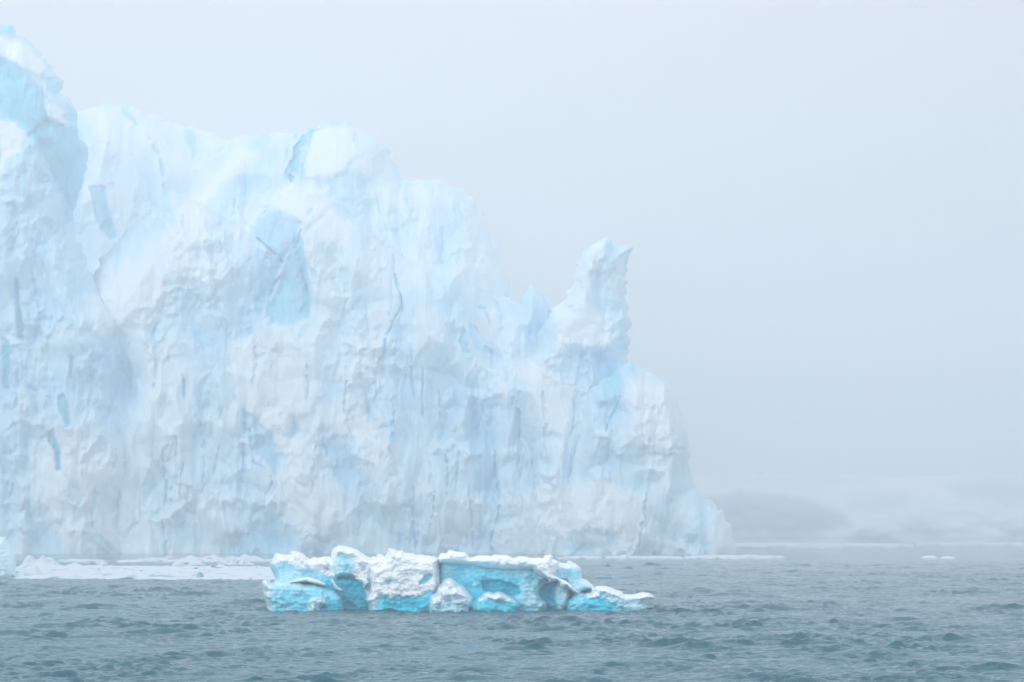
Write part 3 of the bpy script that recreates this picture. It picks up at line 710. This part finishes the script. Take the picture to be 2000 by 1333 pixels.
# ---------------------------------------------------------------- water
def water():
    rng = np.random.default_rng(5)
    rows = [-60.0, 0.0, 25.0, 45.0]
    y = 60.0
    while y < 520: rows.append(y); y *= 1.0016
    while y < 1500: rows.append(y); y *= 1.01
    while y < 6300: rows.append(y); y *= 1.06
    rows = np.array(rows)
    t = np.concatenate([[-1.2, -.8, -.5, -.38], np.arange(-.27, .2701, .0007), [.38, .5, .8, 1.2]])
    T, Yy = np.meshgrid(t, rows)
    X = T * np.maximum(Yy, 60); Z = np.zeros_like(X)
    DX = np.zeros_like(X); DY = np.zeros_like(X)
    sp = .0016 * Yy
    wind = math.radians(-80)
    nW = 170
    lam = np.exp(rng.uniform(math.log(.30), math.log(5.5), nW))
    # gusty chop: patches of rougher and calmer water
    gust = .85 + .9 * fbm(X / 26, Yy / 45, 4, 91)
    inside = (rows > 55) & (rows < 560)
    Xs = X[inside]; Ys = Yy[inside]; Ss = sp[inside]; zz = np.zeros_like(Xs); dx = zz.copy(); dy = zz.copy()
    g2 = np.clip(.5 + 2.2 * fbm(Xs / 6, Ys / 10, 3, 95), 0.1, 2.3); g1 = np.clip(1.1 + 1.6 * fbm(Xs / 5, Ys / 12, 3, 96), .4, 2)
    for i in range(nW):
        th = wind + rng.normal(0, .38)
        k = 2 * math.pi / lam[i]
        a = .0056 * lam[i] ** .9 * (1.5 if lam[i] < 1.3 else 1) * rng.uniform(.5, 1.4)
        c, s = math.cos(th), math.sin(th)
        ph = k * (c * Xs + s * Ys) + rng.uniform(0, 6.28)
        fade = np.clip((lam[i] / Ss - .8) / .8, 0, 1)
        a = a * (g2 if lam[i] > 1.7 else g1)
        zz += a * fade * np.cos(ph); dx -= a * fade * (1.1 if lam[i] > 1.7 else .6) * c * np.sin(ph); dy -= a * fade * (1.1 if lam[i] > 1.7 else .6) * s * np.sin(ph)
    g = gust[inside] * sstep(560, 400, Ys) * np.clip((.31 - np.abs(T[inside])) / .04, 0, 1) * sstep(55, 70, Ys)
    Z[inside] = zz * g; DX[inside] = dx * g; DY[inside] = dy * g
    co = np.stack([X + DX, Yy + DY, Z], -1).reshape(-1, 3)
    nr, nc = X.shape; idx = np.arange(nr * nc).reshape(nr, nc)
    q = np.stack([idx[:-1, :-1], idx[:-1, 1:], idx[1:, 1:], idx[1:, :-1]], -1).reshape(-1, 4)
    me = make_mesh('water', co, q)
    m, nt, b = new_mat('sea_water')
    N = nt.nodes.new; L = nt.links.new
    b.inputs['Base Color'].default_value = (.001, .105, .15, 1)
    b.inputs['Roughness'].default_value = .04
    b.inputs['IOR'].default_value = 1.333
    tc = N('ShaderNodeTexCoord')
    mp = N('ShaderNodeMapping'); mp.inputs['Scale'].default_value = (.55, 1.0, 1); L(tc.outputs['Object'], mp.inputs[0])
    n1 = N('ShaderNodeTexNoise'); n1.inputs['Scale'].default_value = 3.6; n1.inputs['Detail'].default_value = 6; n1.inputs['Roughness'].default_value = .62; L(mp.outputs[0], n1.inputs['Vector'])
    b1 = N('ShaderNodeBump'); b1.inputs['Distance'].default_value = .22; b1.inputs['Strength'].default_value = 1; L(n1.outputs[0], b1.inputs['Height'])
    n2 = N('ShaderNodeTexNoise'); n2.inputs['Scale'].default_value = .55; n2.inputs['Detail'].default_value = 5; L(mp.outputs[0], n2.inputs['Vector'])
    b2 = N('ShaderNodeBump'); b2.inputs['Distance'].default_value = .22; b2.inputs['Strength'].default_value = 1; L(n2.outputs[0], b2.inputs['Height']); L(b1.outputs[0], b2.inputs['Normal'])
    L(b2.outputs[0], b.inputs['Normal'])
    o = link('water', me, m); tag(o, kind='structure')
water()

# ---------------------------------------------------------------- far coast, lost in the haze
M_coast = ice_mat('snowy_rock', [(0.0, (0.74, 0.78, 0.84)), (0.4, (0.45, 0.50, 0.60)), (1.0, (0.07, 0.11, 0.22))], 0.02, 1.0, rough=.9, mottling=.2)
ROCK = [([(1330,1005),(1375,972),(1440,962),(1530,966),(1600,984),(1650,1008),(1668,1030),(1600,1038),(1330,1040)], 9, 7, .95),
        ([(1650,966),(1700,960),(1765,968),(1775,990),(1700,1000),(1655,990)], 14, 8, .35),
        ([(1840,945),(1900,938),(2060,940),(2060,990),(1960,985),(1880,975)], 16, 8, .5),
        ([(1380,930),(1600,924),(1700,940),(1560,950),(1400,948)], 12, 6, .25),
        ([(1425,1049),(1560,1048),(1720,1050),(1715,1056),(1430,1056)], 2, 1, .7), ([(1780,1049),(1960,1050),(1960,1055),(1790,1055)], 2, 1, .55)]
def coast_blue(X, P, d):
    b = .08 + .12 * fbm(X / 90, P / 30, 4, 71)
    for i, (p, s_, w, a) in enumerate(ROCK): b = b + .55 * a * patch(p, X, P, s_, w, i + 70)
    return b
def hills():
    o = body('hills', [(1180,960),(1300,936),(1400,926),(1520,921),(1640,928),(1760,933),(1880,924),(2000,927),(2200,936),(2300,1072),(1180,1072)], 1330, M_coast, None, step=4, R=110, bulge=90,
             relief=lambda X, P, d: 10 * fbm(X / 120, P / 60, 3, 73), blue=coast_blue, edge=6, escale=50, thick=300, seed=33)
    tag(o, kind='structure')
hills()

# ---------------------------------------------------------------- air
def haze():
    x0, x1, y0, y1, z0, z1 = -8000, 8000, -150, 6600, -40, 195
    co = np.array([(x, y, z) for z in (z0, z1) for y in (y0, y1) for x in (x0, x1)], float)
    q = np.array([(0, 2, 3, 1), (4, 5, 7, 6), (0, 1, 5, 4), (2, 6, 7, 3), (0, 4, 6, 2), (1, 3, 7, 5)])
    m = bpy.data.materials.new('sea_fog'); m.use_nodes = True; nt = m.node_tree
    nt.nodes.remove(nt.nodes['Principled BSDF'])
    v = nt.nodes.new('ShaderNodeVolumePrincipled')
    v.inputs['Color'].default_value = (.92, .96, .99, 1)
    v.inputs['Density'].default_value = HAZE
    v.inputs['Anisotropy'].default_value = 0.3
    nt.links.new(v.outputs[0], nt.nodes['Material Output'].inputs['Volume'])
    o = link('haze', make_mesh('haze', co, q, smooth=False), m); tag(o, kind='stuff', label='pale sea fog that fades the far coast')
HAZE = 0.00142
haze()

# ---------------------------------------------------------------- sky and sun
world = bpy.data.worlds.new('World'); scene.world = world; world.use_nodes = True
nt = world.node_tree; bg = nt.nodes['Background']
sky = nt.nodes.new('ShaderNodeTexSky'); sky.sky_type = 'NISHITA'; sky.sun_disc = False
SUN_EL, SUN_AZ = math.radians(24), math.radians(-140)   # from the left, a little behind the ship
sky.sun_elevation = SUN_EL; sky.sun_rotation = SUN_AZ
sky.air_density = 1.0; sky.dust_density = 2.0; sky.ozone_density = 1.5
# overcast: most of the clear sky is hidden by a layer of cloud
tcn = nt.nodes.new('ShaderNodeTexCoord'); sep = nt.nodes.new('ShaderNodeSeparateXYZ'); nt.links.new(tcn.outputs['Generated'], sep.inputs[0])
cr = nt.nodes.new('ShaderNodeValToRGB'); nt.links.new(sep.outputs['Z'], cr.inputs[0])
cr.color_ramp.elements[0].position = 0.0; cr.color_ramp.elements[0].color = (.67, .69, .73, 1)
cr.color_ramp.elements[1].position = .8; cr.color_ramp.elements[1].color = (.80, .81, .83, 1)
for p_, c_ in ((.22, (.68, .675, .69)), (.34, (1.30, 1.41, 1.60)), (.58, (1.22, 1.30, 1.42))):  # bright band above the view, shaped to light the haze
    e = cr.color_ramp.elements.new(p_); e.color = (*c_, 1)
sc = nt.nodes.new('ShaderNodeVectorMath'); sc.operation = 'SCALE'; sc.inputs['Scale'].default_value = 12.0
# the cloud is thicker, so darker, towards the right
mr = nt.nodes.new('ShaderNodeMapRange'); mr.interpolation_type = 'SMOOTHSTEP'
nt.links.new(sep.outputs['X'], mr.inputs['Value'])
mr.inputs['From Min'].default_value = 0.0; mr.inputs['From Max'].default_value = .26
mr.inputs['To Min'].default_value = 12.4; mr.inputs['To Max'].default_value = 10.6
nt.links.new(mr.outputs[0], sc.inputs['Scale'])
nt.links.new(cr.outputs[0], sc.inputs[0])
mx = nt.nodes.new('ShaderNodeMix'); mx.data_type = 'RGBA'; mx.inputs['Factor'].default_value = .9
nt.links.new(sky.outputs[0], mx.inputs['A']); nt.links.new(sc.outputs[0], mx.inputs['B'])
nt.links.new(mx.outputs['Result'], bg.inputs[0]); bg.inputs[1].default_value = 0.10

sl = bpy.data.lights.new('sun', 'SUN'); sl.energy = 1.25; sl.angle = math.radians(16); sl.color = (1, .99, .98)
so = bpy.data.objects.new('sun', sl); col.objects.link(so)
from mathutils import Vector
dirv = Vector((math.sin(SUN_AZ) * math.cos(SUN_EL), math.cos(SUN_AZ) * math.cos(SUN_EL), math.sin(SUN_EL)))
so.rotation_euler = dirv.to_track_quat('Z', 'Y').to_euler()

# ---------------------------------------------------------------- camera
cam = bpy.data.cameras.new('camera'); co_ = bpy.data.objects.new('camera', cam); col.objects.link(co_)
co_.location = (0, 0, H); co_.rotation_euler = (math.radians(90), 0, 0)
cam.sensor_width = 36; cam.lens = F / 2000 * 36; cam.shift_y = (HZ - 666.5) / 2000
cam.clip_start = .5; cam.clip_end = 20000
scene.camera = co_
scene.cycles.volume_bounces = 7; scene.cycles.max_bounces = 12
scene.view_settings.view_transform = 'Standard'; scene.view_settings.look = 'None'
scene.view_settings.gamma = 1; scene.view_settings.exposure = 0.18
